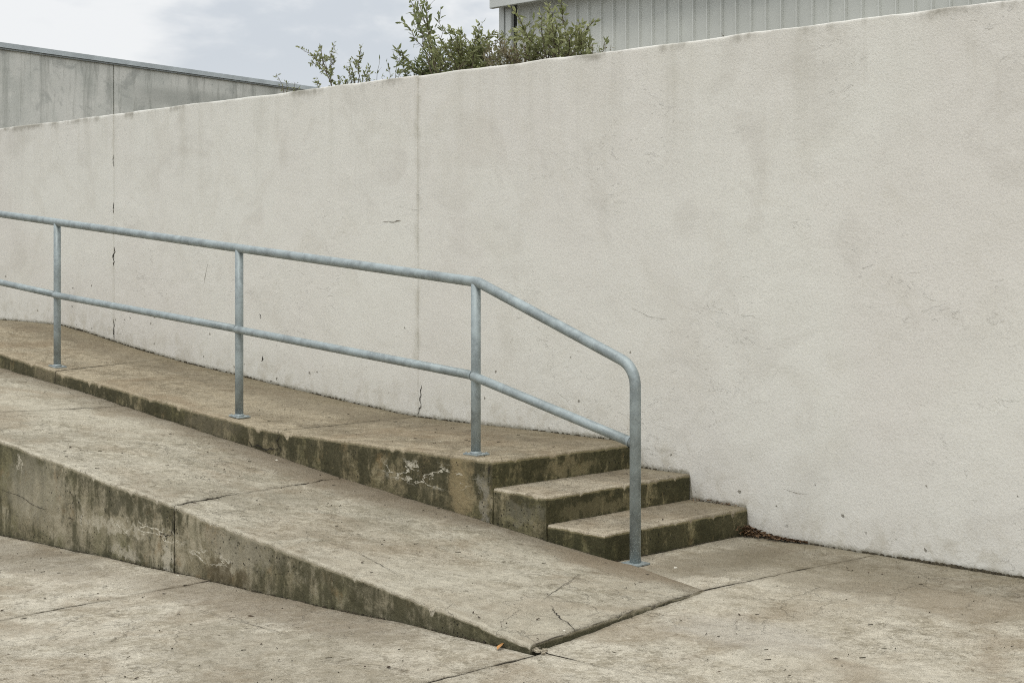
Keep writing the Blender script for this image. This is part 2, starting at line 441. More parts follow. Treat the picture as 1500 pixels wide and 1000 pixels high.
def stucco():
    mt, t, b = mat('painted_stucco')
    P = t.pos(); px, py, pz = t.sep(P)
    base = (.682, .660, .604)
    big = t.noise(P, .55, 4, .5, .6); med = t.noise(P, 2.2, 6, .6, .7); fine = t.noise(P, 75, 4, .65); gr = t.noise(P, 170, 3, .6)
    c = t.mix(t.ss(big, .35, .68), base, (.71, .70, .637))
    c = t.mix(t.ss(med, .48, .70, 0, .30), c, (.575, .55, .475))
    c = t.mix(t.ss(t.noise(t.vm('ADD', P, (3, 0, 8)), 1.3, 6, .62, 1.1), .53, .66, 0, .26), c, (.50, .475, .42))
    # run-off stains hanging from the top edge
    sp = t.vm('MULTIPLY', P, (1, 1, .07)); s1 = t.noise(sp, 4.2, 5, .62); s2 = t.noise(sp, 15, 5, .6)
    topd = t.m('SUBTRACT', 3.05, pz)
    fall = t.ss(t.add(topd, t.mul(t.m('SUBTRACT', t.noise(P, 1.7, 4), .5), 1.0)), 1.15, .0)
    c = t.mix(t.mul(t.mul(fall, t.ss(s1, .46, .76)), .26), c, (.33, .31, .235))
    c = t.mix(t.mul(t.mul(fall, t.ss(s2, .50, .80)), .15), c, (.34, .315, .24))
    topn = t.ss(t.add(topd, t.mul(t.m('SUBTRACT', t.noise(P, 9, 6, .7), .5), .16)), .075, .0)
    gt = t.ss(t.noise(sp, 3.1, 4), .50, .62)
    c = t.mix(t.mul(t.mul(topn, gt), .62), c, (.14, .125, .08))
    # foot of the wall: splashed dirt, scuffs and knocked-out specks (height above whatever floor is in front)
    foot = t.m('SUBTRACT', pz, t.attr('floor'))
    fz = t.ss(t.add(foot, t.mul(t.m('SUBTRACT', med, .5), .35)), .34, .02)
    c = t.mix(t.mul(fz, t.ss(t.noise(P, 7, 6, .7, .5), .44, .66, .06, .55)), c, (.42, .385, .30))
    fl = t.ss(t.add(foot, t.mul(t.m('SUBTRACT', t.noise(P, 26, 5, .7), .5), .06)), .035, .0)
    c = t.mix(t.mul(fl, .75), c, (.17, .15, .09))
    wv = t.vm('ADD', P, t.vm('MULTIPLY', t.noise(P, 16, 4, .6, color=True), (.05, .05, .05)))
    v = t.vor(wv, 11); vr = t.sep(t.vor(wv, 11, out='Color'))[0]
    zone = t.ss(foot, .75, .05)
    keep = t.ss(vr, t.m('SUBTRACT', 1.0, t.m('ADD', t.mul(zone, .42), .008)), t.m('SUBTRACT', 1.03, t.m('ADD', t.mul(zone, .42), .008)))
    spk = t.mul(t.ss(v, .15, .08), keep)
    c = t.mix(t.mul(spk, .78), c, (.13, .115, .085))
    # patched and scraped render
    scr = t.noise(t.vm('MULTIPLY', P, (1.0, 1, 1.9)), 8.5, 7, .7, 1.4); sg = t.ss(t.noise(t.vm('ADD', P, (9, 2, 5)), .85, 3), .50, .60)
    scm = t.mul(t.ss(scr, .60, .66), sg)
    c = t.mix(t.mul(scm, .05), c, (.45, .42, .35))
    c = t.mix(t.ss(fine, .54, .38, 0, .16), c, (.40, .375, .32))
    c = t.mix(t.ss(gr, .50, .64, 0, .18), c, (.80, .77, .71))
    # faint dirty bands running down both casting joints
    for xj, a, wd in ((-8.79, .42, .055), (-13.25, .25, .04)):
        d = t.m('ABSOLUTE', t.m('SUBTRACT', t.add(px, t.mul(t.m('SUBTRACT', t.noise(P, 5, 4), .5), .10)), xj))
        c = t.mix(t.mul(t.ss(d, wd, .0), t.mul(t.ss(t.noise(P, 4.4, 5, .65), .36, .64), a)), c, (.34, .32, .24))
    t.put(b.inputs['Base Color'], c); b.inputs['Roughness'].default_value = .88
    trow = t.noise(t.vm('MULTIPLY', P, (1, 1, 1.3)), 2.6, 4, .5, .25); rid = t.noise(t.vm('ADD', P, (5, 5, 5)), 4.5, 5, .6, 1.6)
    n = t.bump(t.add(trow, t.mul(t.mul(rid, sg), .55)), .016, .45)
    n = t.bump(t.add(t.mul(fine, .7), t.mul(gr, .35)), .0040, .85, n)
    n = t.bump(t.add(t.mul(scm, .5), t.mul(spk, -1.0)), .004, .8, n)
    t.put(b.inputs['Normal'], n)
    return mt


def galvanised(name='galvanised_steel', tint=(.285, .325, .325)):
    mt, t, b = mat(name)
    P = t.pos(); v = t.sep(t.vor(P, 95, out='Color'))[0]; n = t.noise(P, 9, 6, .65, .4); n2 = t.noise(P, 60, 4, .7)
    c = t.mix(t.ss(n, .34, .66), tuple(x * .74 for x in tint), tuple(x * 1.18 for x in tint))
    c = t.mix(t.mul(v, .22), c, tuple(x * 1.45 for x in tint))
    c = t.mix(t.ss(n2, .56, .70, 0, .35), c, (.55, .57, .56))
    c = t.mix(t.ss(t.noise(P, 22, 5, .7), .64, .74, 0, .5), c, (.20, .21, .20))
    t.put(b.inputs['Base Color'], c); b.inputs['Metallic'].default_value = .4; b.inputs['Specular IOR Level'].default_value = .5
    t.put(b.inputs['Roughness'], t.ss(n, .3, .7, .50, .66))
    t.put(b.inputs['Normal'], t.bump(t.add(n2, t.mul(v, .3)), .0012, .6))
    return mt


M_GROUND = concrete_top('pavement_concrete', (.585, .535, .425), (.425, .375, .275), (.190, .162, .108), brown=.42, wally=WALL_Y,
                        blobs=[((-6.3, 4.45, -.05), (1.6, .33, .4), (.235, .19, .13), .60),
                               ((-4.75, 6.95, 0), (.9, .55, .4), (.20, .165, .105), .55),
                               ((-5.3, 6.75, 0), (.35, .8, .4), (.19, .16, .105), .6),
                               ((-8.9, 4.3, -.1), (1.6, .4, .5), (.22, .185, .13), .55),
                               ((-4.2, 5.6, 0), (.55, .35, .3), (.50, .46, .385), .5),
                               ((-3.9, 6.75, 0), (1.0, .45, .4), (.22, .18, .12), .30), ((-4.4, 6.2, 0), (.6, .35, .4), (.27, .22, .14), .25)])
M_RAMP = concrete_top('ramp_concrete', (.505, .462, .36), (.36, .32, .232), (.155, .134, .088), brown=.25, wear=.55, seed=4.3, sidey=(5.85, 6.28, .65),
                      blobs=[((-7.9, 6.1, .25), (1.7, .3, .4), (.20, .155, .10), .5), ((-5.5, 6.15, .05), (.7, .28, .3), (.23, .175, .11), .6)])
M_DECK = concrete_top('landing_concrete', (.43, .368, .258), (.295, .242, .158), (.135, .108, .062), brown=.6, wear=.4, seed=9.1, wally=WALL_Y)
M_TREAD = concrete_top('tread_concrete', (.50, .44, .33), (.36, .305, .215), (.145, .12, .08), brown=.3, wear=.6, seed=2.2, wally=WALL_Y)
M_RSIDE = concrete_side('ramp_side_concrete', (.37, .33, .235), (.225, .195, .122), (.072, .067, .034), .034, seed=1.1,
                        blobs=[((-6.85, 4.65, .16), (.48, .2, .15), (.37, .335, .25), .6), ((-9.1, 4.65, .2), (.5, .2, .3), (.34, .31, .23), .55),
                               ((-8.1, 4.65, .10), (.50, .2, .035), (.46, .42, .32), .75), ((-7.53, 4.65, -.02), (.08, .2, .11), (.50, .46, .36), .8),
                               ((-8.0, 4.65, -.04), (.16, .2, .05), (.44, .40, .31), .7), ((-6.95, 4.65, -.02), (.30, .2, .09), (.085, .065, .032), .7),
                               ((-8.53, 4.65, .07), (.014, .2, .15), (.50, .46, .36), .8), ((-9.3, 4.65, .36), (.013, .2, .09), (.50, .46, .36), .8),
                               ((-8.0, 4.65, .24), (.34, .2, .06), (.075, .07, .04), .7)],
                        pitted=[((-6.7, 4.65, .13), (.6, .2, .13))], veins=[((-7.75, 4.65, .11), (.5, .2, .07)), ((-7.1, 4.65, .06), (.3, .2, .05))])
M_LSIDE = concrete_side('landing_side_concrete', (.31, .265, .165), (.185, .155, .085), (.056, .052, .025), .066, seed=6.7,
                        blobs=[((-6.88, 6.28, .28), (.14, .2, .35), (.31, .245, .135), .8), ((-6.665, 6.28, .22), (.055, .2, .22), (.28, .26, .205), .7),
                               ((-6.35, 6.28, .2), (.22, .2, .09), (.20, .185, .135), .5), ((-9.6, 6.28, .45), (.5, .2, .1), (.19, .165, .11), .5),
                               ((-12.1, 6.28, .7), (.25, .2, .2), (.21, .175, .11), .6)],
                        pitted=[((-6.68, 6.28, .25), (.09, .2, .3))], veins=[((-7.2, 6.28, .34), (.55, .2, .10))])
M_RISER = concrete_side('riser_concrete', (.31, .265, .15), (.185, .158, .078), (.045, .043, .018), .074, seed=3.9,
                        blobs=[((-6.6, 6.95, .38), (.2, .30, .07), (.27, .225, .125), .6), ((-6.16, 6.75, .2), (.2, .5, .05), (.21, .18, .10), .5)])
M_JOINT = flat_mat('joint_dirt', (.030, .025, .016), vary=.5, scale=40, bumpd=0)
M_STUCCO = stucco()
M_GALV = galvanised()
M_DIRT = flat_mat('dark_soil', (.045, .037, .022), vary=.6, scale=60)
M_CRACK = flat_mat('crack_shadow_dirt', (.030, .026, .018), vary=.5, scale=50, bumpd=0)
M_WCRACK = flat_mat('render_crack', (.17, .15, .115), vary=.5, scale=50, bumpd=0)
M_LIME = flat_mat('lime_bloom', (.52, .49, .41), vary=.3, scale=40)

# ---------------------------------------------------------------- ground profile
GX = [-60, -20, -9.58, -7.87, -6.35, -5.35, -4.64, 100]; GZ = [-.5, -.3, -.137, -.080, -.045, -.011, 0, 0]


def ground_z(x, y):
    k = np.clip((5.6 - np.asarray(y, float)) / .8, 0, 1)
    return np.interp(x, GX, GZ) * k


RNX = [-24, -20, -13, -9.58, -8.67, -7.87, -7.43, -6.83, -6.23, -5.7, -5.35, -4.98, -4.72, -4.60]
RNZ = [1.0, .98, .74, .481, .405, .334, .298, .238, .178, .136, .107, .070, .038, .024]
RFX = [-24, -20, -12.93, -11.42, -10.37, -9.67, -8.81, -8.05, -7.35, -6.73, -6.16, -5.71, -4.9]
RFZ = [1.0, .98, .70, .575, .468, .400, .315, .232, .172, .122, .068, .034, .001]


def smooth_interp(xs, zs, x, h=.16):
    return sum(np.interp(x + d * h, xs, zs) for d in (-1, -.5, 0, .5, 1)) / 5


def ramp_z(x, y):
    k = np.clip((y - 4.65) / 1.63, 0, 1)
    return smooth_interp(RNX, RNZ, x) * (1 - k) + smooth_interp(RFX, RFZ, x) * k


DX = [-30, -15.6, -14.3, -13.9, -13.25, -12.93, -11.9, -11.15, -10.65, -9.7, -8.9, -8.6, -5]
DZ = [1.01, 1.006, .995, .955, .87, .83, .72, .663, .617, .543, .485, .48, .48]


def deck_z(x, y): return smooth_interp(DX, DZ, x, .14) + 0 * y


def jag(base, seed, amp=.012, tilt=0.0, y_ref=0.0, sc=5):
    def f(y):
        y = np.asarray(y, float)
        return base + tilt * (y - y_ref) + amp * fbm(y, 0 * y + seed, 0 * y, sc, 4, seed, .6)
    return f


def off(f, d): return lambda y: f(y) + d

def far_edge(x): return np.interp(x, [-5.75, -5.5, -4.9], [6.272, 6.262, 6.135])


# ---------------------------------------------------------------- pavement
gx = np.concatenate([np.linspace(-400, -24, 12), np.linspace(-20, 12, 60), np.linspace(20, 400, 10)])
gy = np.concatenate([np.linspace(-400, -6, 12), np.linspace(-4, 7.75, 30)])
GXm, GYm = np.meshgrid(gx, gy, indexing='ij'); GZm = ground_z(GXm, GYm) - .035
gi = np.arange(GXm.size).reshape(GXm.shape)
me = mesh_np('ground', np.stack([GXm, GYm, GZm], -1).reshape(-1, 3), np.stack([gi[:-1, :-1], gi[1:, :-1], gi[1:, 1:], gi[:-1, 1:]], -1).reshape(-1, 4))
ground = link('ground', me, None, [flat_mat('grit_bed', (.045, .038, .025), vary=.5, scale=18)])
tag(ground, 'weathered concrete pavement of large slabs in front of ramp and wall', 'pavement', kind='structure')

jA = jag(-4.615, 11, .008, -.0, 4.7)            # joint running towards the camera from the ramp's toe
jD = jag(-7.07, 12, .012, -.05, 4.0)            # faint joint at left
jE = jag(4.70, 13, .008, .055, -4.6)            # joint running right from the toe
jC = jag(-4.905, 14, .010, .07, 6.2)            # from ramp end to wall
jRe = jag(-4.655, 15, .010, -.158, 4.66)        # ramp end
gb = lambda x, y: ground_z(x, y) - .12
GM = [M_GROUND, M_JOINT]
G = .0035; GA = .004; GE = .008
def slab(xl, xr, y0, y1, seed, step=.03, r=(.003, .003, .003, .003), **k):
    return block('slab', xl, xr, y0, y1, ground_z, gb, GM, ground, step, r, .55, .0012, .004, seed, 3, .001, **k)
slab(off(jD, .0012), off(jA, -GA), .4, 4.640, 21, .022, r=(.003, .003, .006, .003))
slab(-9.9, off(jD, -.0012), .4, 4.640, 22, .03)
slab(-13.5, -9.907, .4, 4.640, 23, .06)
slab(off(jA, GA), -1.2, .4, off(jE, -GE), 24, .022, r=(.003, .003, .003, .003))
def j_right(y):      # left boundary of the big slab: ramp end first, then the old joint up to the wall
    y = np.asarray(y, float); k = np.clip((y - 6.05) / .2, 0, 1)
    return (jRe(y) + G * .6) * (1 - k) + (jC(y) + .0010) * k
slab(j_right, -1.2, off(jE, GE), WALL_Y - .012, 25, .02)
slab(-5.70, off(jC, -.0010), lambda x: far_edge(x) + .006, WALL_Y - .012, 27, .018, r=(.004, .002, .003, .006))
slab(-1.193, 3.0, .4, 4.6, 28, .08); slab(-1.193, 3.0, 4.607, WALL_Y - .004, 29, .08)
slab(-4.4, -.7, -3.5, .393, 30, .1); slab(-.693, 3.0, -3.5, .393, 31, .1); slab(-8.2, -4.407, -3.5, .393, 32, .1)
slab(3.007, 7.5, .4, WALL_Y - .004, 33, .12)

# ---------------------------------------------------------------- ramp
for pts in ([(-6.62, 4.18), (-6.35, 4.17), (-6.11, 4.16), (-5.9, 4.15), (-5.71, 4.145)], [(-5.2, 3.95), (-4.95, 4.05), (-4.72, 4.1)]):
    strip('crack', [(x, y, float(ground_z(x, y))) for x, y in pts], (0, 0, 1), .0035, .5, 8, .006, ground, M_CRACK)
ramp = empty('ramp', (-4.7, 5.4, 0), 'rough concrete ramp rising left between the pavement and the raised walkway', 'ramp')
RM = [M_RAMP, M_RSIDE, M_JOINT]
rb = lambda x, y: ground_z(x, y) * (np.asarray(y) < 5) - .05


def rj1(y):
    y = np.asarray(y, float)
    return np.interp(y, [4.6, 4.92, 5.25, 5.57, 5.76, 6.1, 6.4], [-7.44, -7.573, -7.72, -7.82, -7.86, -7.99, -8.06]) + .010 * fbm(y, 0 * y, 0 * y, 9, 4, 3, .65)


def rj_gap(d):
    return lambda y: rj1(y) + d * np.clip((np.asarray(y, float) - 4.66) / .10, .22, 1)


rj2 = jag(-10.72, 17, .012, -.05, 5.4)
far_y = 6.272
rr = (.006, .006, .013, .004)
block('slab', rj_gap(.005), off(jRe, -G), 4.65, far_edge, ramp_z, rb, RM, ramp, .016, (.003, .006, .016, .004), .9, .0016, .003, 41, 12, .0035, smi=(2, 1, 1, 1))
block('slab', off(rj2, .005), rj_gap(-.004), 4.65, far_y, ramp_z, rb, RM, ramp, .018, (.003, .003, .014, .004), .7, .0016, .004, 42, 14, .0035, smi=(2, 2, 1, 1))
block('slab', -13.9, off(rj2, -.004), 4.65, far_y, ramp_z, rb, RM, ramp, .03, (.003, .003, .013, .004), .6, .0016, .004, 43, 12, .0035, smi=(2, 2, 1, 1))
block('slab', -22, -13.907, 4.65, far_y, ramp_z, rb, RM, ramp, .09, rr, .4, .001, .004, 44, 6, .003)

# ---------------------------------------------------------------- raised walkway, landing and steps
land = empty('landing_with_steps', (-6.4, 6.9, 0), 'raised concrete walkway and landing with three worn steps along the white wall', 'steps')
LM = [M_DECK, M_LSIDE, M_JOINT, M_RISER]
lb = lambda x, y: np.asarray(x) * 0 - .06
bw = WALL_Y - .011
j8 = jag(-8.77, 51, .006, -.02, 6.9); j11 = jag(-11.95, 52, .008, -.25, 6.4)
block('slab', off(j8, .0022), -6.60, 6.28, bw, deck_z, lb, LM, land, .018, (.003, .012, .014, .006), .8, .001, .003, 53, 16, .0035, nose=(0, 1, 1, 0), smi=(2, 3, 1, 1))
block('slab', off(j11, .003), off(j8, -.0022), 6.28, bw, deck_z, lb, LM, land, .022, (.003, .003, .013, .006), .7, .001, .003, 54, 14, .0035, smi=(2, 2, 1, 1))
block('slab', -16.2, off(j11, -.003), 6.28, bw, deck_z, lb, LM, land, .035, (.003, .003, .013, .006), .6, .001, .003, 55, 10, .0035, smi=(2, 2, 1, 1))
block('slab', -24, -16.206, 6.28, bw, deck_z, lb, LM, land, .1, (.003, .003, .013, .006), .6, .001, .003, 56, 6, .0035)
block('step', -6.594, -6.158, 6.283, bw, lambda x, y: .32 + 0 * x, lb, [M_TREAD, M_RISER, M_LSIDE], land, .014, (0, .012, .011, .006), .9, .001, .002, 57, 16, .003, nose=(0, 1, 1, 0), smi=(1, 1, 2, 1))
block('step', -6.152, -5.712, 6.288, bw, lambda x, y: .16 + 0 * x, lb, [M_TREAD, M_RISER], land, .014, (0, .013, .016, .006), 1.0, .001, .002, 58, 12, .003, nose=(0, 1, 1, 0))
# lime blooms and cracks on the side faces
for pts, w0 in (([(-8.745, 6.28, .47), (-8.74, 6.28, .43), (-8.76, 6.28, .385), (-8.735, 6.28, .34), (-8.75, 6.28, .32)], .012),
                ([(-8.745, 6.28, .36), (-8.86, 6.28, .345), (-9.0, 6.28, .35), (-9.1, 6.28, .37)], .012),
                ([(-6.625, 6.28, .455), (-6.622, 6.28, .43), (-6.63, 6.28, .40)], .012), ([(-11.92, 6.28, .70), (-11.93, 6.28, .6)], .006)):
    strip('crack', pts, (0, -1, 0), w0, .5, 6, .0055, land, M_CRACK)
V, F = [], []
for pts, w0 in (([(-7.445, 4.65, .29), (-7.475, 4.65, .22), (-7.47, 4.65, .175), (-7.50, 4.65, .13), (-7.55, 4.65, .118), (-7.60, 4.65, .135)], .007),
                ([(-9.57, 4.65, .165), (-9.42, 4.65, .155), (-9.3, 4.65, .15), (-9.1, 4.65, .11), (-8.98, 4.65, .10), (-8.9, 4.65, .11)], .004),
                ([(-8.66, 4.65, .085), (-8.6, 4.65, .09)], .008)):
    strip('crack', pts, (0, -1, 0), w0, .5, 7, .0065, ramp, M_CRACK)


def on_ramp(pts): return [(x, y, float(ramp_z(x, y))) for x, y in pts]


for pts, w0 in ((on_ramp([(-5.447, 5.814), (-5.305, 5.538), (-5.14, 5.225)]), .004), (on_ramp([(-5.053, 5.169), (-4.95, 5.11), (-4.857, 5.052), (-4.68, 4.975)]), .006),
                (on_ramp([(-6.42, 4.967), (-6.27, 4.985), (-6.0, 4.93), (-5.73, 4.849)]), .0035), (on_ramp([(-9.4, 4.8), (-9.1, 4.84), (-8.8, 4.83)]), .003)):
    strip('crack', pts, (0, 0, 1), w0, .5, 9, .0045, ramp, M_CRACK)
# broken concrete at the ramp's toe
V, F = [], []


def crumb(V, F, c, s, rng=RNG, flat=.7):
    b = len(V); n = 6
    top = Vector(c) + Vector((rng.uniform(-.2, .2) * s, rng.uniform(-.2, .2) * s, s * flat))
    for k in range(n):
        a = 2 * math.pi * k / n + rng.uniform(-.3, .3); r = s * rng.uniform(.6, 1.1)
        V.append((c[0] + math.cos(a) * r, c[1] + math.sin(a) * r, c[2] - .2 * s))
    for k in range(n):
        a = 2 * math.pi * k / n + rng.uniform(-.3, .3); r = s * rng.uniform(.4, .8)
        V.append((c[0] + math.cos(a) * r, c[1] + math.sin(a) * r, c[2] + s * flat * rng.uniform(.4, .9)))
    V.append(tuple(top))
    for k in range(n):
        F.append((b + k, b + (k + 1) % n, b + n + (k + 1) % n, b + n + k)); F.append((b + n + k, b + n + (k + 1) % n, b + 2 * n))


for k in range(90):
    u = RNG.random(); x = -4.66 + RNG.gauss(0, .035) - .10 * u * RNG.random(); y = 4.665 + abs(RNG.gauss(0, .035))
    crumb(V, F, (x, y, .006), RNG.uniform(.004, .014))
o = link('broken_edge', mesh('broken_edge', V, F), ramp, [M_TREAD], False); o['kind'] = 'stuff'

# ---------------------------------------------------------------- stucco wall
wall = empty('stucco_wall', (-9, WALL_Y + .1, 0), 'long off-white stucco wall with faint stains behind the ramp and steps', 'wall')


def wall_panel(x0, x1, seed, step):
    zs = np.concatenate([np.arange(-.1, 3.0, step), [3.0, 3.02, 3.032, 3.041, 3.046, 3.049]])
    n = int((x1 - x0) / step); g = [0, .003, .006, .012, .03]
    xs = np.concatenate([x0 + np.array(g), np.linspace(x0 + .06, x1 - .06, n), x1 - np.array(g[::-1])])
    X, Z = np.meshgrid(xs, zs, indexing='ij')
    Y = WALL_Y - .0015 * fbm(X, 0 * X, Z, 1.6, 3, seed) - .0009 * fbm(X, 0 * X, Z, 7, 3, seed + 9)
    rt = .012 * (1 + .5 * fbm(X, 0 * X, 0 * X, 8, 3, seed + 3)); rt = np.clip(rt, .004, .03)
    dz = np.clip((Z - (3.05 - rt)) / rt, 0, 1); Y = Y + rt * (1 - np.sqrt(1 - dz ** 2))
    Zt = Z + np.where(Z > 2.99, .004 * fbm(X, 0 * X, 0 * X, 3, 4, seed + 8), 0)
    for e in (X - x0, x1 - X):
        q = np.clip(e / .006, 0, 1); Y = Y + .006 * (1 - np.sqrt(1 - (1 - q) ** 2))
    nu, nv = X.shape; idx = np.arange(nu * nv).reshape(nu, nv)
    V = [np.stack([X, Y, Zt], -1).reshape(-1, 3)]
    Q = [np.stack([idx[:-1, :-1], idx[1:, :-1], idx[1:, 1:], idx[:-1, 1:]], -1).reshape(-1, 4)]
    # top, back and ends
    loop = np.concatenate([idx[:-1, 0], idx[-1, :-1], idx[:0:-1, -1], idx[0, :0:-1]])
    P0 = V[0][loop].copy(); P0[:, 1] = WALL_Y + .2; base = nu * nv; cur = base + np.arange(len(loop)); V.append(P0)
    Q.append(np.stack([loop, cur, np.roll(cur, -1), np.roll(loop, -1)], -1))
    V = np.concatenate(V); Q = np.concatenate(Q); me = mesh_np('panel', V, Q)
    fl = np.where(V[:, 0] < -6.6, deck_z(V[:, 0], 0), np.where(V[:, 0] < -6.155, .32, np.where(V[:, 0] < -5.71, .16, 0.)))
    a = me.attributes.new('floor', 'FLOAT', 'POINT'); a.data.foreach_set('value', fl.astype(np.float32))
    return link('panel', me, wall, [M_STUCCO])


wall_panel(-8.785, -1.0, 61, .03); wall_panel(-13.243, -8.789, 62, .035); wall_panel(-24, -13.249, 63, .06); wall_panel(-.996, 8, 64, .1)
V, F = [], []
for pts, w0 in (([(-13.247, WALL_Y, 2.66), (-13.25, WALL_Y, 2.60), (-13.244, WALL_Y, 2.55)], .014), ([(-13.246, WALL_Y, 2.2), (-13.246, WALL_Y, 2.1)], .010),
                ([(-13.245, WALL_Y, 1.77), (-13.235, WALL_Y, 1.70), (-13.25, WALL_Y, 1.60)], .022), ([(-13.247, WALL_Y, 1.08), (-13.24, WALL_Y, .98), (-13.25, WALL_Y, .90)], .014),
                ([(-8.74, WALL_Y, .72), (-8.76, WALL_Y, .64), (-8.755, WALL_Y, .57), (-8.79, WALL_Y, .50)], .012),
                ([(-11.62, WALL_Y, 1.62), (-11.68, WALL_Y, 1.45)], .005), ([(-9.2, WALL_Y, 1.96), (-9.05, WALL_Y, 1.95), (-8.98, WALL_Y, 1.955)], .007),
                ([(-6.65, WALL_Y, 1.35), (-6.5, WALL_Y, 1.30), (-6.35, WALL_Y, 1.285)], .0025), ([(-5.45, WALL_Y, .30), (-5.36, WALL_Y, .29), (-5.28, WALL_Y, .29)], .003),
                ([(-10.83, WALL_Y, 1.20), (-10.82, WALL_Y, 1.16)], .014), ([(-10.80, WALL_Y, .84), (-10.79, WALL_Y, .80)], .018)):
    strip('crack', pts, (0, -1, 0), w0, .35, 6, .0025, wall, M_CRACK if pts[0][0] < -13 or w0 > .011 else M_WCRACK)

# dirt gathered where the wall meets each floor
V, F = [], []
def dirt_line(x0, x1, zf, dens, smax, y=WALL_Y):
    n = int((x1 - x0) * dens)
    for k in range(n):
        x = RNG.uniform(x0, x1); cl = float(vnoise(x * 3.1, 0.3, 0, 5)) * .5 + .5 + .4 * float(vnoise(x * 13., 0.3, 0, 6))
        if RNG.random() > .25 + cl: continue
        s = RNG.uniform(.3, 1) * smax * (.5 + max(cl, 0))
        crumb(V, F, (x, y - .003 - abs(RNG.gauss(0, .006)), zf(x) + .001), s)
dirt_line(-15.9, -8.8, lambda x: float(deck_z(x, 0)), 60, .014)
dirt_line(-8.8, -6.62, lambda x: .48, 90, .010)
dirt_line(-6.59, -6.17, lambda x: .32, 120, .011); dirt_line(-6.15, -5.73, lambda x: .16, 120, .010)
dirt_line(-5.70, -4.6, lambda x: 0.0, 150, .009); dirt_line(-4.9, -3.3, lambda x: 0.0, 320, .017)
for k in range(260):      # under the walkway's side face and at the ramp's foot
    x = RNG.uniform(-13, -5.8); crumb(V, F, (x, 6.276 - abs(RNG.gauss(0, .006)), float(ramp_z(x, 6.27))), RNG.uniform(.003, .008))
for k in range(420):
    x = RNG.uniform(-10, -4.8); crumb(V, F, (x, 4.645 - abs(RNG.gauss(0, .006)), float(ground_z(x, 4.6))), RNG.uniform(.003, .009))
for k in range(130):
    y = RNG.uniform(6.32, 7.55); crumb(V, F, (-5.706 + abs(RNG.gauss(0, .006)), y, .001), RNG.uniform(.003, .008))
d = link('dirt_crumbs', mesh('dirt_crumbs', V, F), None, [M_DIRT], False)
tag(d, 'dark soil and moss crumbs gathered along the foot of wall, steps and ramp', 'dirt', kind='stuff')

# ---------------------------------------------------------------- handrail
YR = 6.39
rail = empty('handrail', (-5.58, YR, 0), 'galvanised steel tube handrail bolted beside the ramp and bent down past the steps', 'handrail')
def fillet(pts, radii, n=10):
    out = [Vector(pts[0])]
    for i in range(1, len(pts) - 1):
        p = Vector(pts[i]); a = (Vector(pts[i - 1]) - p).normalized(); b = (Vector(pts[i + 1]) - p).normalized()
        ang = a.angle(b)
        if math.pi - ang < .02: out.append(p); continue
        d = radii[i - 1] / math.tan(ang / 2); c = p + (a + b).normalized() * (radii[i - 1] / math.sin(ang / 2))
        s = p + a * d - c; e = p + b * d - c; tot = s.angle(e)
        for k in range(n + 1):
            f = k / n; out.append(c + (s * math.sin((1 - f) * tot) + e * math.sin(f * tot)) / math.sin(tot))
    out.append(Vector(pts[-1])); return out


RT = .0312
top_pts = [(-19.0, YR, 2.545), (-13.16, YR, 2.066), (-12.086, YR, 1.975), (-9.371, YR, 1.745), (-6.84, YR, 1.532), (-5.578, YR, 1.083), (-5.578, YR, -.02)]
tp = fillet(top_pts, [2, 2, 2, .12, .15])
vv, ff = tube(tp, RT, 28); link('top_rail', mesh('top_rail', vv, ff), rail, [M_GALV], True)
posts = [(-12.10, 1.976), (-9.385, 1.746), (-6.863, 1.534)]
mids = [(-12.10, 1.357), (-9.385, 1.158), (-6.863, .962), (-5.585, .664)]
Mp = None
for x, zt in posts:
    zb = float(deck_z(x, 0))
    vv, ff = tube([(x, YR, zb), (x, YR, zb + .4), (x, YR, zt - .5), (x, YR, zt - .012)], .0300, 28)
    link('post', mesh('post', vv, ff), rail, [M_GALV])
    sl_ = float(deck_z(x + .05, 0) - deck_z(x - .05, 0)) / .1
    pl = boxobj('base_plate', (-.062, .062, -.055, .055, 0, .010), M_GALV, None, .0025)
    pl.rotation_euler = (0, -math.atan(sl_), 0); pl.location = (x, YR + .004, zb + .002); pl.parent = rail
    pl.matrix_parent_inverse = Matrix.Translation(rail.location).inverted()
    for a, b in ((-1, -1), (1, -1), (-1, 1), (1, 1)):
        bx_, by_ = a * .046, b * .041
        V, F = [], []
        for k in range(6): V.append((bx_ + .008 * math.cos(k * math.pi / 3), by_ + .008 * math.sin(k * math.pi / 3), .010))
        for k in range(6): V.append((bx_ + .0075 * math.cos(k * math.pi / 3), by_ + .0075 * math.sin(k * math.pi / 3), .0165))
        F = [(k, (k + 1) % 6, 6 + (k + 1) % 6, 6 + k) for k in range(6)] + [tuple(range(6, 12))]
        bo = bpy.data.objects.new('bolt', mesh('bolt', V, F)); bo.data.materials.append(M_GALV); COL.objects.link(bo); bo.parent = pl
    # weld bead under the top rail and at the plate
    vv, ff = tube([(x, YR, zb + .010), (x, YR, zb + .018), (x, YR, zb + .025)], [.038, .036, .0302], 24)
    link('weld', mesh('weld', vv, ff), rail, [M_GALV])
vv, ff = tube([(-13.6 - 1.2, YR, 2.2 - .0), (-13.6 - 1.2, YR, 1.006)], .0275, 20)
link('post', mesh('post', vv, ff), rail, [M_GALV])
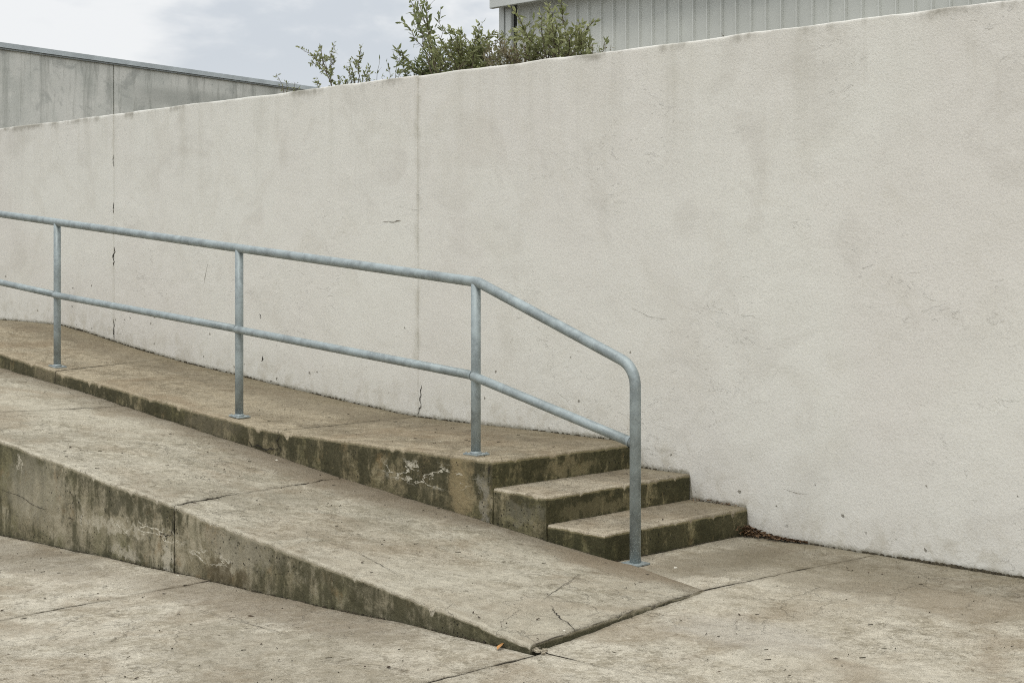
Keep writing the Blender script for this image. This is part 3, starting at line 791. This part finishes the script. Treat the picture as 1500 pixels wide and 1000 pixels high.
# end post foot
pl = boxobj('base_plate', (-5.578 - .06, -5.578 + .062, YR - .055, YR + .055, .000, .011), M_GALV, rail, .0025)
seq = [(-14.8, 1.60)] + mids
for k, ((xa, za), (xb, zb)) in enumerate(zip(seq[:-1], seq[1:])):
    d = Vector((xb - xa, 0, zb - za)).normalized()
    a = Vector((xa, YR - .022, za)); b = Vector((xb, YR, zb))
    a2 = a + d * .004; b2 = b - d * .01
    vv, ff = tube([b - d * .050, b - d * .042, b - d * .032, b - d * .024], [.0280, .0300, .0325, .0335], 20, False, False)
    link('weld', mesh('weld', vv, ff), rail, [M_GALV])
    vv, ff = tube([a2, a2.lerp(b2, .3), a2.lerp(b2, .7), b2], .0278, 24, round0=True)
    link('mid_rail', mesh('mid_rail', vv, ff), rail, [M_GALV])

# ---------------------------------------------------------------- raised ground behind the wall
V, F = [], []; box(V, F, -300, 300, WALL_Y + .205, 500, -1, 2.55)
rg = link('raised_ground', mesh('raised_ground', V, F), None, [flat_mat('bed_soil', (.075, .065, .04), vary=.5, scale=4)], False)
tag(rg, 'raised planted ground behind the white wall', 'ground', kind='structure')

# ---------------------------------------------------------------- concrete building at left
A0 = Vector((-20.20, 7.95)); dirn = (Vector((-23.227, 20.191)) - Vector((-20.701, 9.45))).normalized(); A0 = Vector((-20.701, 9.45)) - dirn * 1.35
out_n = Vector((dirn.y, -dirn.x)) * (1 if dirn.y > 0 else -1)     # faces the camera side (+x)
if out_n.x < 0: out_n = -out_n
cb = empty('concrete_building', (A0.x, A0.y, 2.55), 'grey precast concrete building with dark streaks and flat metal coping at far left', 'building')
mt, t, b = mat('streaked_precast')
P = t.pos(); spv = t.vm('MULTIPLY', P, (1, 1, .10)); px, py, pz = t.sep(P)
s1 = t.noise(spv, 2.6, 8, .7, .5); s2 = t.noise(spv, 7, 7, .7, .4); n1 = t.noise(P, 1.6, 6, .6, .4)
c = t.mix(t.ss(n1, .36, .64), (.64, .64, .575), (.78, .765, .69))
td = t.m('SUBTRACT', 4.66, pz); fall = t.ss(td, 1.7, .1, .35, 1)
c = t.mix(t.mul(fall, t.ss(s1, .50, .66, 0, .48)), c, (.20, .21, .175))
c = t.mix(t.mul(fall, t.ss(s2, .54, .66, 0, .4)), c, (.25, .255, .21))
band = t.ss(t.m('ABSOLUTE', t.m('SUBTRACT', t.add(td, t.mul(n1, .35)), .62)), .26, .06)
c = t.mix(t.mul(band, t.ss(py, 12.2, 13.2, .1, .5)), c, (.27, .28, .245))
c = t.mix(t.ss(t.noise(P, 2.2, 8, .7, .6), .53, .66, 0, .45), c, (.30, .31, .28))
c = t.mix(t.ss(t.noise(P, 9, 6, .7), .60, .72, 0, .35), c, (.16, .165, .15))
t.put(b.inputs['Base Color'], c); b.inputs['Roughness'].default_value = .9
t.put(b.inputs['Normal'], t.bump(t.noise(P, 22, 5, .6), .006, .5))
M_PRE = mt
M_COP = flat_mat('coping_metal', (.50, .54, .54), .45, .3, .12, 3, 0)
ZT = 4.655
def prism(pts2, z0, z1, name, mt_, parent):
    n = len(pts2); V = [(*p, z0) for p in pts2] + [(*p, z1) for p in pts2]
    F = [tuple(range(n - 1, -1, -1)), tuple(range(n, 2 * n))] + [(k, (k + 1) % n, n + (k + 1) % n, n + k) for k in range(n)]
    return link(name, mesh(name, V, F), parent, [mt_], False)
def along(s, o=0.0): p = A0 + dirn * s + out_n * o; return (p.x, p.y)
sj = (Vector((-21.361, 12.223)) - A0).length
js = [0.0, sj, sj + 5.2, sj + 10.4, sj + 15.6]
for a, b_ in zip(js[:-1], js[1:]):
    prism([along(a + .012), along(b_ - .012), along(b_ - .012, -.15), along(a + .012, -.15)][::-1], 2.0, ZT, 'panel', M_PRE, cb)
prism([along(0, -.153), along(js[-1], -.153), along(js[-1], -9), along(0, -9)][::-1], 2.0, ZT - .02, 'core', flat_mat('joint_dark', (.05, .05, .045), vary=.2), cb)
prism([along(-.04, .05), along(js[-1] + .04, .05), along(js[-1] + .04, -9.05), along(-.04, -9.05)][::-1], ZT + .003, ZT + .075, 'coping', M_COP, cb)
prism([along(-.03, .03), along(js[-1] + .03, .03), along(js[-1] + .03, -.3), along(-.03, -.3)][::-1], ZT - .022, ZT + .0, 'coping_shadow_strip', flat_mat('coping_shadow_grey', (.34, .36, .35), vary=.2), cb)  # darker grey strip under the coping, stands in for its shadow line

# ---------------------------------------------------------------- ribbed metal building at right
YB = 13.0; XB = -13.50
mb = empty('metal_building', (XB, YB, 2.55), 'pale grey ribbed steel shed with roof fascia behind the wall at upper right', 'building')
M_SHEET = flat_mat('grey_sheet_metal', (.62, .63, .575), .5, 0, .07, 1.2, 0)
M_RIB = flat_mat('grey_sheet_rib', (.66, .67, .62), .5, 0, .07, 1.2, 0)
M_TRIM = flat_mat('pale_trim', (.58, .595, .56), .45, .1, .06, 2, 0)
pitch = .192; x = XB + .29; npan = 66
V, F = [], []; box(V, F, 0, pitch - .030, 0, .03, 2.4, 5.6); pan = mesh('wall_panel', V, F); pan.materials.append(M_SHEET)
# a trapezoid rib
V, F = [], []
prof = [(0, 0), (.0, .0), (.004, -.0235), (.026, -.0235), (.030, 0), (.030, .03), (0, .03)]
prof = [(0, .004), (.006, -.028), (.020, -.028), (.030, .004), (.030, .03), (0, .03)]
nP = len(prof)
for z in (2.4, 5.6): V += [(a, b_, z) for a, b_ in prof]
F = [tuple(range(nP)), tuple(range(2 * nP - 1, nP - 1, -1))] + [(k, nP + k, nP + (k + 1) % nP, (k + 1) % nP) for k in range(nP)]
ribm = mesh('rib', V, F); ribm.materials.append(M_RIB)
for k in range(npan):
    for nm, mm, dx in (('rib', ribm, 0), ('wall_panel', pan, .030)):
        o = bpy.data.objects.new(nm, mm); COL.objects.link(o); o.parent = mb; o.location = (x + dx - mb.location.x, YB - mb.location.y, -mb.location.z)
    x += pitch
xe = x
boxobj('corner_trim', (XB, XB + .09, YB - .05, YB + .03, 2.4, 5.6), M_TRIM, mb, .006)
boxobj('downpipe', (XB + .125, XB + .225, YB - .065, YB - .004, 2.4, 5.55), M_TRIM, mb, .012)
boxobj('inner_wall', (XB + .06, xe + .1, YB + .033, YB + 9, 2.4, 5.7), flat_mat('shed_inside', (.12, .125, .115), vary=.1), mb)
boxobj('fascia', (-13.51, xe + .4, YB - .20, YB - .14, 4.672, 5.12), M_TRIM, mb, .008)
boxobj('fascia_lip', (-13.515, xe + .4, YB - .212, YB - .202, 4.80, 4.822), M_TRIM, mb, .003)
V, F = [], []
box(V, F, -13.50, xe + .4, YB - .137, YB + 9.5, 5.60, 5.70)
link('roof', mesh('roof', V, F), mb, [M_SHEET], False)
# soffit board between the fascia and the wall
boxobj('soffit', (-13.50, xe + .3, YB - .137, YB - .070, 4.72, 4.74), flat_mat('soffit_grey', (.25, .26, .24), vary=.08), mb)

# ---------------------------------------------------------------- shrubs behind the wall
def leaf_material(name, a, b_, c_):
    mt, t, b = mat(name)
    oi = t.attr('tint'); n = t.noise(t.pos(), 3.5, 3)
    c = t.mix(oi, a, b_); c = t.mix(t.ss(n, .45, .62, 0, .6), c, c_)
    t.put(b.inputs['Base Color'], c); b.inputs['Roughness'].default_value = .5; b.inputs['Specular IOR Level'].default_value = .35
    tr = t.new('ShaderNodeBsdfTranslucent'); t.put(tr.inputs[0], c); mx = t.new('ShaderNodeMixShader'); mx.inputs[0].default_value = .38
    outn = [n for n in t.n if n.type == 'OUTPUT_MATERIAL'][0]
    t.l.new(b.outputs[0], mx.inputs[1]); t.l.new(tr.outputs[0], mx.inputs[2]); t.l.new(mx.outputs[0], outn.inputs[0])
    return mt


ML1 = leaf_material('olive_leaf', (.15, .175, .06), (.40, .42, .21), (.25, .255, .11))
ML2 = leaf_material('deep_leaf', (.12, .145, .055), (.34, .37, .18), (.17, .20, .07))
ML3 = leaf_material('dry_leaf_green', (.16, .15, .075), (.30, .28, .17), (.22, .16, .09))
M_STEM = flat_mat('twig_bark', (.11, .09, .06), vary=.3)
M_STEMR = flat_mat('grey_twig', (.16, .13, .09), vary=.3)


class Shrub:
    def __init__(s, seed): s.r = random.Random(seed); s.sv = []; s.sf = []; s.lv = []; s.lf = []; s.lt = []
    def stem(s, pts, r0, r1):
        n = len(pts); vv, ff = tube(pts, [r0 + (r1 - r0) * i / (n - 1) for i in range(n)], 5, False, False)
        b = len(s.sv); s.sv += vv; s.sf += [tuple(i + b for i in f) for f in ff]
    def leaf(s, p, d, L, wd):
        r = s.r; d = d.normalized(); q = Vector((r.gauss(0, 1), r.gauss(0, 1), r.gauss(0, 1))); sd_ = d.cross(q).normalized(); nn = d.cross(sd_)
        b = len(s.lv); bend = r.uniform(-.15, .25) * L
        s.lv += [p, p + d * L * .4 + sd_ * wd / 2 - nn * wd * .12, p + d * L * .45 + nn * bend * .3, p + d * L * .4 - sd_ * wd / 2 - nn * wd * .12,
                 p + d * L * .75 + sd_ * wd * .32 + nn * bend * .6, p + d * L * .75 - sd_ * wd * .32 + nn * bend * .6, p + d * L + nn * bend]
        s.lf += [(b, b + 1, b + 2), (b, b + 2, b + 3), (b + 1, b + 4, b + 2), (b + 2, b + 5, b + 3), (b + 2, b + 4, b + 6), (b + 2, b + 6, b + 5)]
        tv = r.random(); s.lt += [tv] * 7
    def shoot(s, a, b_, r0, dens, L, wd, sag=.06, twigs=0, twl=.18, start=.15, clump=.0):
        r = s.r; a, b_ = Vector(a), Vector(b_); ln = (b_ - a).length; n = max(4, int(ln / .06))
        side = Vector((r.gauss(0, 1), r.gauss(0, 1), 0)); side = side.normalized() * ln * sag
        pts = []
        for i in range(n + 1):
            f = i / n; p = a.lerp(b_, f) + side * math.sin(math.pi * f) + Vector((r.gauss(0, 1), r.gauss(0, 1), r.gauss(0, 1))) * .006
            pts.append(p)
        s.stem(pts, r0, r0 * .3)
        nl = int(ln * dens)
        for k in range(nl):
            f = start + (1 - start) * (r.random() ** .8)
            i = min(int(f * n), n - 1); p = pts[i].lerp(pts[i + 1], f * n - i); ax = (pts[i + 1] - pts[i]).normalized()
            d = ax * r.uniform(.3, 1.1) + Vector((r.gauss(0, 1), r.gauss(0, 1), r.gauss(0, .8))) * .62
            s.leaf(p + d * .004, d, L * r.uniform(.6, 1.25), wd * r.uniform(.7, 1.2))
        for k in range(twigs):
            f = r.uniform(max(start, .2), .95); i = min(int(f * n), n - 1); p = pts[i]; ax = (pts[i + 1] - pts[i]).normalized()
            d = (ax * .9 + Vector((r.gauss(0, 1), r.gauss(0, 1), abs(r.gauss(0, .6)))) * .55).normalized()
            s.shoot(p, p + d * twl * r.uniform(.5, 1.3) * (1.15 - .5 * f), r0 * .4, dens * 1.15, L, wd, .08, 0, start=.1)
    def build(s, loc, label, cat, lm, sm, group=None):
        e = empty('shrub', loc, label, cat, group)
        link('stem', mesh('stem', s.sv, s.sf), e, [sm])
        me = mesh('foliage', s.lv, s.lf); a = me.attributes.new('tint', 'FLOAT', 'POINT'); a.data.foreach_set('value', np.array(s.lt, np.float32))
        o = link('foliage', me, e, [lm]); return e


PY = 8.15
def at(px, py, Y=PY):
    """coordinates on the planting line taken from the survey of the bed: distance along and height"""
    d = fwd + rgt * ((px - 750) / 2254.33); k = Y / d.y
    return Vector((d.x * k, Y, 1.7 + (373 - py) / 2254.33 * k))


GB = 'shrubs growing behind the white wall'
def jit(v, r, s): return v + Vector((0, r.uniform(-s, s), 0))

sh = Shrub(1)      # tiny sprigs above the concrete building
for a, b_ in (((418, 140), (405, 108)), ((420, 140), (419, 120)), ((430, 140), (433, 122)), ((424, 140), (440, 126))):
    sh.shoot(at(*a), at(*b_), .004, 34, .032, .012, .04, 2, .06)
sh.build(at(420, 140), 'tiny sprig of leaves just showing over wall beside grey concrete building', 'shrub', ML1, M_STEM, GB)

sh = Shrub(2)      # leaning forked shrub
base = at(494, 150)
sh.shoot(base, at(478, 100), .010, 95, .040, .017, .03, 6, .14); sh.shoot(at(481, 106), at(462, 83), .006, 90, .038, .016, .05, 5, .12)
sh.shoot(at(463, 84), at(436, 67), .0035, 36, .036, .014, .05, 1, .06); sh.shoot(at(478, 102), at(468, 65), .005, 75, .036, .015, .05, 5, .10)
sh.shoot(at(484, 108), at(489, 63), .004, 50, .036, .013, .05, 3, .09); sh.shoot(at(480, 100), at(491, 84), .004, 70, .036, .015, .05, 3, .09)
sh.shoot(at(470, 140), at(465, 118), .005, 70, .034, .016, .04, 3, .08); sh.shoot(base, at(498, 112), .005, 90, .034, .016, .04, 4, .1)
sh.shoot(at(478, 104), at(455, 92), .004, 55, .034, .015, .05, 3, .09)
sh.build(base, 'leaning forked shrub with sparse small leaves against the sky, leftmost large one', 'shrub', ML1, M_STEM, GB)

sh = Shrub(3)
for a, b_, t_ in (((520, 145), (514, 88), 5), ((524, 145), (528, 68), 7), ((536, 145), (538, 100), 4), ((541, 140), (541, 108), 2), ((508, 145), (505, 112), 4), ((516, 145), (511, 100), 4)):
    sh.shoot(at(*a), at(*b_), .006, 80, .034, .015, .03, t_, .09)
sh.build(at(525, 145), 'small upright shrub with several leafy spikes between forked shrub and thin sprigs', 'shrub', ML1, M_STEM, GB)

sh = Shrub(4)
for a, b_, t_, dn in (((577, 140), (579, 80), 1, 26), ((572, 130), (567, 92), 2, 40), ((581, 130), (587, 103), 1, 40), ((595, 130), (597, 98), 1, 40), ((548, 150), (554, 84), 1, 14), ((560, 135), (559, 112), 0, 40)):
    sh.shoot(at(*a), at(*b_), .0035, dn, .038, .012, .04, t_, .06, start=.4)
sh.build(at(575, 140), 'thin bare sprigs with few leaves beside the wall joint', 'shrub', ML2, M_STEMR, GB)

sh = Shrub(5)      # the tall shrub against the sky
r = sh.r; base = at(640, 125)
for (ax, ay), (bx_, by_), r0, tw, dn, st in (((650, 132), (590, 0), .008, 9, 38, .42), ((652, 130), (612, 6), .006, 5, 36, .5), ((650, 128), (628, 4), .007, 8, 40, .42),
                                  ((650, 124), (648, 2), .006, 6, 36, .5), ((652, 118), (660, 12), .004, 2, 22, .6), ((640, 112), (598, 34), .005, 5, 34, .55),
                                  ((622, 130), (607, 78), .006, 6, 60, .2), ((612, 135), (602, 90), .005, 4, 50, .2), ((648, 110), (618, 44), .005, 5, 36, .4)):
    sh.shoot(jit(at(ax, ay), r, .12), jit(at(bx_, by_), r, .18), r0, dn, .056, .020, .035, tw, .13, st)
for k in range(17):
    x0 = r.uniform(614, 672); top = np.interp(x0, [610, 625, 645, 672], [96, 78, 66, 66]) + r.uniform(-4, 16)
    sh.shoot(jit(at(x0 + r.uniform(-8, 8), 128), r, .25), jit(at(x0, top), r, .3), .005, 52, .052, .018, .05, 5, .11, .1)
sh.build(base, 'tall shrub with long leafy branches reaching the top of the view against the sky', 'shrub', ML2, M_STEM, GB)

sh = Shrub(6); r = sh.r
for k in range(30):
    x0 = r.uniform(662, 724); top = np.interp(x0, [660, 675, 690, 706, 718, 726], [62, 52, 42, 34, 34, 62]) + abs(r.gauss(0, 13))
    sh.shoot(jit(at(x0 + r.uniform(-8, 6), 122), r, .3), jit(at(x0, top), r, .35), .005, 58, .047, .017, .06, 6, .11, .1)
sh.build(at(692, 122), 'dense rounded green shrub right of the tall branches, left of the shed', 'shrub', ML1, M_STEM, GB)

sh = Shrub(7); r = sh.r
for k in range(16):
    x0 = r.uniform(728, 768); top = 64 + abs(r.gauss(0, 9))
    sh.shoot(jit(at(x0 + r.uniform(-6, 6), 115), r, .2), jit(at(x0, top), r, .3), .005, 60, .042, .013, .06, 4, .11, .1)
sh.build(at(745, 115), 'low brownish sparse shrub below the corner of the ribbed shed', 'shrub', ML3, M_STEMR, GB)

sh = Shrub(8); r = sh.r
for (ax, bx_, by_) in ((800, 768, 24), (802, 783, 4), (808, 790, 20), (812, 812, 22), (815, 806, 30), (822, 832, -4), (826, 829, 22), (832, 858, 34), (838, 872, 28), (842, 866, 52), (790, 758, 44), (850, 874, 46)):
    sh.shoot(jit(at(ax, 110), r, .2), jit(at(bx_, by_), r, .3), .006, 42, .056, .020, .04, 7, .13, .36)
for k in range(20):
    x0 = r.uniform(762, 862); top = np.interp(x0, [760, 790, 830, 865], [62, 42, 40, 62]) + abs(r.gauss(0, 12))
    sh.shoot(jit(at(x0 + r.uniform(-10, 10), 108), r, .3), jit(at(x0, top), r, .3), .005, 52, .05, .017, .06, 5, .12, .1)
sh.build(at(815, 108), 'bushy olive green shrub in front of the ribbed shed', 'shrub', ML1, M_STEM, GB)

sh = Shrub(9)
for a, b_ in (((872, 92), (868, 66)), ((884, 90), (884, 66)), ((890, 88), (893, 68)), ((1062, 60), (1058, 49)), ((1066, 60), (1066, 50))):
    sh.shoot(at(*a), at(*b_), .003, 40, .022, .010, .04, 1, .05)
sh.build(at(884, 90), 'low weeds peeping over the wall top in front of the ribbed shed', 'weeds', ML3, M_STEMR)

# ---------------------------------------------------------------- leaf litter and small debris
V, F, T = [], [], []
def dry_leaf(V, F, c, L, wd, rng, tilt=.5):
    a = rng.uniform(0, 6.28); d = Vector((math.cos(a), math.sin(a), rng.uniform(-tilt, tilt))).normalized(); sdv = d.cross(Vector((rng.gauss(0, .3), rng.gauss(0, .3), 1))).normalized()
    up = sdv.cross(d); c = Vector(c); b = len(V); cu = rng.uniform(.05, .35) * wd
    V += [c - d * L / 2, c - d * L * .1 + sdv * wd / 2 + up * cu, c - d * L * .05, c - d * L * .1 - sdv * wd / 2 + up * cu, c + d * L * .28 + sdv * wd * .3 + up * cu, c + d * L * .28 - sdv * wd * .3 + up * cu, c + d * L / 2 + up * cu]
    F += [(b, b + 1, b + 2), (b, b + 2, b + 3), (b + 1, b + 4, b + 2), (b + 2, b + 5, b + 3), (b + 2, b + 4, b + 6), (b + 2, b + 6, b + 5)]


r = random.Random(5)
for k in range(620):
    u = r.random() ** 2.1; x = -5.69 + u * .42; y = WALL_Y - .01 - abs(r.gauss(0, .045 * (1.15 - u)))
    dry_leaf(V, F, (x, y, .004 + r.random() * .05 * (1 - u) ** 3 + .004), r.uniform(.014, .040), r.uniform(.007, .015), r)
for k in range(60):
    x = -6.14 + r.random() * .35; dry_leaf(V, F, (x, WALL_Y - .01 - abs(r.gauss(0, .015)), .165 + r.random() * .012), r.uniform(.012, .026), .008, r)
M_LITTER = flat_mat('dry_brown_leaf', (.10, .060, .030), .8, 0, .75, 45, 0)
tag(link('leaf_litter', mesh('leaf_litter', V, F), None, [M_LITTER], False), 'small heap of dry brown leaves where bottom step meets wall', 'leaf litter', kind='stuff')

V, F = [], []; V2, F2 = [], []
def surf(x, y):
    if y > 6.28: return float(deck_z(x, y)) if x < -6.6 else (.32 if x < -6.155 else (.16 if x < -5.71 else 0.))
    if y > 4.66 and x < -4.66 - .158 * (y - 4.66): return float(ramp_z(x, y))
    return float(ground_z(x, y))
for k in range(620):
    x, y = r.uniform(-10, -2.6), r.uniform(2.4, 7.5); z = surf(x, y)
    if abs(y - 4.65) < .03 or abs(y - 6.28) < .03: continue
    if r.random() < .3: dry_leaf(V, F, (x, y, z + .005), r.uniform(.014, .038), r.uniform(.005, .012), r, .2)
    elif r.random() < .55: crumb(V2, F2, (x, y, z + .002), r.uniform(.002, .005), r)
    else:
        a = r.uniform(0, 3.14); L = r.uniform(.01, .03); d = Vector((math.cos(a), math.sin(a), 0))
        vv, ff = tube([Vector((x, y, z + .004)), Vector((x, y, z + .005)) + d * L], .0018, 4); b0 = len(V2); V2 += vv; F2 += [tuple(i + b0 for i in f) for f in ff]
tag(link('scattered_leaf_bits', mesh('scattered_leaf_bits', V, F), None, [flat_mat('dark_leaf_bit', (.05, .032, .018), .8, 0, .6, 30, 0)], False), 'tiny dark leaf fragments scattered over pavement and ramp', 'debris', kind='stuff')
tag(link('grit_and_twigs', mesh('grit_and_twigs', V2, F2), None, [M_DIRT], False), 'fine grit and twig bits scattered over pavement and ramp', 'debris', kind='stuff')

def chip_obj(name, pts, mt_, label, cat, seed):
    rr_ = random.Random(seed); V, F = [], []
    for (x, y, s) in pts: crumb(V, F, (x, y, surf(x, y) + .002), s, rr_, .35)
    return tag(link(name, mesh(name, V, F), None, [mt_], False), label, cat)


M_OR = flat_mat('orange_leaf', (.42, .21, .07), .7, 0, .3, 30, 0)
V, F = [], []
rr_ = random.Random(3); dry_leaf(V, F, (0, 0, 0), .10, .028, rr_, .05)
lf = link('fallen_leaf', mesh('fallen_leaf', V, F), None, [M_OR], False); lf.location = (-4.80, 4.615, .006); lf.rotation_euler = (0, 0, .6)
tag(lf, 'orange dry leaf lying beside the toe of the ramp', 'leaf')
chip_obj('concrete_chip', [(-5.36, 6.47, .016)], M_LIME, 'pale flat concrete chip beside the foot of the end post', 'chip', 1)
chip_obj('concrete_chip', [(-4.72, 4.93, .010)], M_LIME, 'small pale concrete chip in the joint at the ramp toe', 'chip', 2)
chip_obj('concrete_chip', [(-5.60, 6.38 + .1, .012)], M_LIME, 'pale chip just behind the end post of the handrail', 'chip', 4)
chip_obj('concrete_chip', [(-7.35, 4.60, .013)], M_LIME, 'pale chip on pavement at foot of ramp side by its joint', 'chip', 5)
chip_obj('concrete_chip', [(-8.62, 6.17, .013)], M_LIME, 'pale chip on ramp under the crack in walkway side', 'chip', 6)
